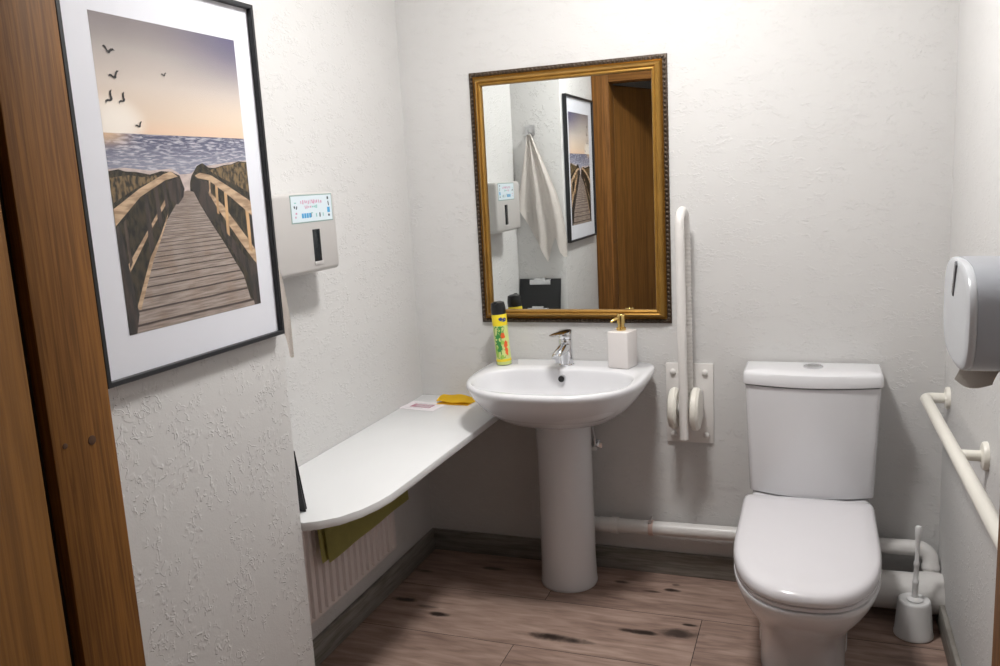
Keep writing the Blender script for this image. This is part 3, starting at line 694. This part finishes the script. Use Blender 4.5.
sp = thing('soil_pipe', (1.65, -.122, .015), 'thick white soil pipe low behind the toilet brush', 'pipe')
b = bmn(); tube(b, [(1.508, -.122, .084), (W, -.122, .088)], .058, 32); obj('pipe', b, 'pvc', sp, 60)
b = bmn(); tube(b, [(1.715, -.122, .087), (W, -.122, .088)], .063, 32); obj('pipe_socket', b, 'pvc', sp, 60)
av = thing('angle_valve', (.678, -.02, .465), 'small chrome water valve behind the washbasin pedestal', 'valve')
b = bmn(); lathe(b, [(.02, 0), (.02, -.004), (.009, -.006), (.009, -.045), (0, -.045)], (.678, 0, .465), 'Y', 20); tube(b, [(.678, -.035, .465), (.678, -.035, .50)], .006, 12); obj('valve_body', b, 'chrome', av)
b = bmn(); box(b, .669, .689, -.060, -.045, .459, .471, .004); obj('valve_handle', b, 'whitemetal', av)
b = bmn(); tube(b, [(.678, -.035, .499), (.672, -.04, .54), (.66, -.05, .590)], .005, 10); obj('supply_hose', b, 'steel', av, 60)

# ---------------------------------------------------------------- toilet brush
bx_, by_ = 1.696, -.232
tb = tag(obj('brush_holder', lathe(bmn(), [(.050, .0005), (.055, .003), (.0555, .010), (.0535, .014), (.0455, .108), (.044, .114), (.041, .116), (.030, .113), (.018, .113), (.018, .06), (0, .06)], (bx_, by_, 0)), 'plastic', None, 45), 'white tapered toilet brush holder on the floor by the toilet', 'toilet brush holder')
br = thing('toilet_brush', (bx_, by_, .065), 'white toilet brush standing in its holder with the handle up', 'toilet brush')
b = bmn(); lathe(b, [(.0, .1145), (.022, .1145), (.024, .117), (.018, .121), (.009, .124), (.0085, .165), (.0095, .168), (.0095, .174), (.0075, .176), (.0068, .22), (.0085, .224), (.0085, .234), (.006, .238), (.0062, .285), (.0072, .305), (.0088, .318), (.0092, .343), (.007, .347), (0, .348)], (0, 0, 0), n=24)
bmesh.ops.transform(b, matrix=Matrix.Translation((bx_, by_, 0))@Matrix.Rotation(radians(1.2), 4, 'Y')@Matrix.Translation((-.002, 0, 0)), verts=b.verts[:]); hd = obj('handle', b, 'plastic', br, 50)
b = bmn(); lathe(b, [(.0, .068), (.012, .069), (.0145, .08), (.0145, .105), (.009, .1135), (0, .1135)], (bx_, by_, 0)); obj('bristles', b, 'plastic', br)

# ---------------------------------------------------------------- shelf with radiator below
zs = .624
poly = [(.001, -.002), (.388, -.002), (.386, -.288), (.381, -.684), (.380, -.85), (.377, -.99), (.369, -1.045), (.352, -1.105), (.322, -1.16), (.285, -1.195), (.255, -1.2125), (.001, -1.2125)]
tag(obj('wall_shelf', prism(bmn(), poly, zs-.022, zs, .0012), 'shelf', None, 30), 'white laminate shelf with a curved end along the left recess', 'shelf')

ra = thing('radiator', (.045, -.82, .17), 'white ribbed panel radiator on the left wall under the shelf', 'radiator')
b = bmn(); ya, yb = -1.205, -.43
prof = []
n = 22; pit = (yb-ya)/n
for i in range(n):
    y = ya+i*pit
    prof += [(.066, y), (.066, y+pit*.30), (.0745, y+pit*.42), (.0745, y+pit*.88), (.066, y+pit)]
poly = [(.052, ya)]+prof+[(.052, yb)]
prism(b, [(x_, y_) for x_, y_ in poly][::-1], .205, .545); obj('front_panel', b, 'radiator', ra, 30)
b = bmn(); box(b, .046, .070, ya-.002, yb+.004, .192, .208, .005); box(b, .046, .070, ya-.002, yb+.004, .543, .560, .005); obj('header_rail', b, 'radiator', ra)
b = bmn(); box(b, .036, .048, ya+.02, yb-.02, .20, .55, .003); obj('back_panel', b, 'radiator', ra)
b = bmn()
for yy in (-1.05, -.58):
    b = bmn(); box(b, .0, .038, yy-.02, yy+.02, .23, .52); obj('wall_bracket', b, 'radiator', ra)

# olive towel over the radiator: one folded sheet, back fall, over the top, front fall, doubled
b = bmn(); y0_, y1_ = -.955, -.40
def fall(off, bot, yA, yB, th):
    path = [(.024-off, .49), (.024-off, .555), (.034, .566+off), (.060, .572+off), (.080+off, .566+off), (.090+off, .54), (.096+off, .47), (.100+off, .40), (.103+off, bot)]
    rr = []
    for i in range(19):
        y = yA+(yB-yA)*i/18; w = .0015*sin(i*.8)
        rr.append([(x_+(w*min(1, max(0, (.56-z_)/.15)) if x_ > .07 else 0), y+.0*z_, z_) for x_, z_ in path])
    t = bmesh.new(); loft(t, rr, False, False, closed=False); bmesh.ops.solidify(t, geom=t.faces[:], thickness=th); merge(b, t)
fall(0, .368, -.925, y1_, .004); fall(.010, .362, -.905, y1_+.004, .005)
tag(obj('hand_towel', b, 'green', None, 50), 'olive green towel folded over the radiator under the shelf', 'towel')

# yellow cloth and leaflet on the shelf
b = bmn(); rr = []
for i in range(13):
    u = i/12; row = []
    for j in range(15):
        v = j/14
        x_ = .112+.125*u+.012*v; y_ = -.125+.095*v
        z_ = zs+.004+.013*(.5+.5*sin(pi*v))*(1-.35*u)+.010*sin(pi*(u*1.1+.15))*max(0, sin(pi*v*1.0))+.003*sin(9*u+4*v)
        row.append((x_, y_, z_))
    rr.append(row)
loft(b, rr, False, False, closed=False); bmesh.ops.solidify(b, geom=b.faces[:], thickness=.003)
rr = []
for i in range(9):
    u = i/8; rr.append([(.115+.125*u+.012*j/8, -.132+.100*j/8, zs+.0016+.0012*sin(6*u+j*.9)**2) for j in range(9)])
t = bmesh.new(); loft(t, rr, False, False, closed=False); bmesh.ops.solidify(t, geom=t.faces[:], thickness=-.0014); merge(b, t)
tag(obj('cleaning_cloth', b, 'yellow', None, 60), 'folded yellow cleaning cloth on the shelf beside the basin', 'cloth')
b = bmn(); t = bmesh.new(); box(t, -.074, .074, -.05, .05, zs+.0004, zs+.0016); merge(b, t)
k0 = len(b.faces)
rd = random.Random(11)
def ink(x0, x1, y0, y1, mi, z):
    f = b.faces.new([b.verts.new(p) for p in ((x0, y0, z), (x1, y0, z), (x1, y1, z), (x0, y1, z))]); f.material_index = mi
ink(-.045, .040, -.020, .022, 1, zs+.0018)
for k in range(6): ink(-.04+rd.uniform(0, .02), .02+rd.uniform(0, .03), -.016+k*.006, -.013+k*.006, 0 if k % 2 else 2, zs+.0020)
ink(-.055, .055, .028, .032, 2, zs+.0019); ink(-.055, .02, -.034, -.031, 2, zs+.0019)
bmesh.ops.transform(b, matrix=Matrix.Translation((.077, -.163, 0))@Matrix.Rotation(radians(-8), 4, 'Z'), verts=b.verts[:])
tag(obj('leaflet', b, ['leaf', 'leaf_ink', 'leaf_grey'], None, 30), 'small printed leaflet lying flat on the shelf near the corner', 'leaflet')

# clipboards leaning on the recess return wall, seen in the mirror
def clipboard(x0, x1, h, ybot, ytop, label):
    a = math.atan2(ybot-ytop, h); cxm = (x0+x1)/2
    r = thing('clipboard', (cxm, ybot, zs), label, 'clipboard', None)
    r.rotation_euler = (a, 0, 0)
    def part(name, bm, m, par):
        o = obj(name, bm, m, None, 30, (0, 0, 0)); o.location = (0, 0, 0); o.parent = par; return o
    w = (x1-x0)/2
    part('board', box(bmn(), -w, w, -.0015, .0015, .001, h, .001), 'black', r)
    b = bmn(); box(b, -.055, .055, .0016, .006, h-.030, h-.004, .002); box(b, -.030, .030, .003, .011, h-.012, h+.004, .002); tube(b, [(-.05, .006, h-.028), (.05, .006, h-.028)], .003, 10)
    part('clip', b, 'chrome', r)
clipboard(.006, .222, .305, -1.150, -1.2085, 'taller black clipboard with metal clip leaning in the recess corner')
clipboard(.008, .214, .165, -1.134, -1.163, 'shorter black clipboard in front of the taller one on the shelf')

# white towel on a hook, on the recess return wall
hk = thing('wall_hook', (.093, RY, 1.65), 'small steel hook holding the white towel', 'hook')
b = bmn(); box(b, .068, .118, RY, RY+.006, 1.622, 1.675, .003); obj('hook_plate', b, 'steel', hk)
b = bmn(); tube(b, bend([(.095, RY+.004, 1.635), (.095, RY+.032, 1.632), (.095, RY+.032, 1.652)], .010, 6), .004, 12); obj('hook_arm', b, 'steel', hk, 60)
def interp(tab, z):
    for (a, va), (c_, vc) in zip(tab, tab[1:]):
        if a >= z >= c_: return va+(vc-va)*(a-z)/(a-c_)
    return tab[-1][1] if z < tab[-1][0] else tab[0][1]
b = bmn(); rr = []
NU, NV = 40, 34
Lt = [(1.628, .086), (1.50, .062), (1.34, .034), (1.28, .026), (1.19, .030), (1.0, .034)]; Rt = [(1.628, .104), (1.5, .158), (1.34, .222), (1.2, .254), (1.12, .263), (1.0, .263)]
def botz(u):
    tab = [(0, 1.285), (.18, 1.19), (.42, 1.09), (.56, 1.004), (.68, 1.09), (.78, 1.13), (.86, 1.06), (.93, 1.03), (1, 1.03)]
    for (a, va), (c_, vc) in zip(tab, tab[1:]):
        if a <= u <= c_: return va+(vc-va)*(u-a)/(c_-a)
for i in range(NU):
    u = i/(NU-1); row = []
    for j in range(NV):
        v = j/(NV-1); z = 1.628+(botz(u)-1.628)*v
        x_ = interp(Lt, z)+(interp(Rt, z)-interp(Lt, z))*u
        amp = .003+.008*v
        y_ = RY+.030+amp*sin(u*16+1.2*v)+.004*sin(u*31)-.006*(1-v)
        row.append((x_, max(y_, RY+.006), z))
    rr.append(row)
loft(b, rr, False, False, closed=False); bmesh.ops.solidify(b, geom=b.faces[:], thickness=-.004)
b.normal_update()
for v in b.verts: v.co.y = max(v.co.y, RY+.002)
tag(obj('bath_towel', b, 'white_towel', None, 70), 'white towel hanging from a hook, mostly seen in the mirror', 'towel')

# ---------------------------------------------------------------- camera, world, view
yaw, pitch, roll = 0.362551512, 0.175320105, -0.0542828683
cy, sy_, cp_, sp_ = cos(yaw), sin(yaw), cos(pitch), sin(pitch)
f_ = Vector((-sy_*cp_, cy*cp_, -sp_)); r0 = Vector((cy, sy_, 0)); u0 = r0.cross(f_)
cr_, sr_ = cos(roll), sin(roll)
R_ = r0*cr_+u0*sr_; U_ = -r0*sr_+u0*cr_
cam = bpy.data.cameras.new('camera'); co = bpy.data.objects.new('camera', cam); COL.objects.link(co)
co.matrix_world = Matrix(((R_.x, U_.x, -f_.x, 1.41524494), (R_.y, U_.y, -f_.y, -2.86266117), (R_.z, U_.z, -f_.z, 1.40991751), (0, 0, 0, 1)))
cam.sensor_width = 36; cam.lens = 851.680196*36/1000; cam.clip_start = .02
sc = bpy.context.scene; sc.camera = co
w = bpy.data.worlds.new('world'); sc.world = w; w.use_nodes = True
w.node_tree.nodes['Background'].inputs[0].default_value = (.8, .85, 1, 1); w.node_tree.nodes['Background'].inputs[1].default_value = .05
vs = sc.view_settings; vs.view_transform = 'Standard'; vs.look = 'None'; vs.gamma = 1; vs.use_curve_mapping = False
vs.exposure = 1.31
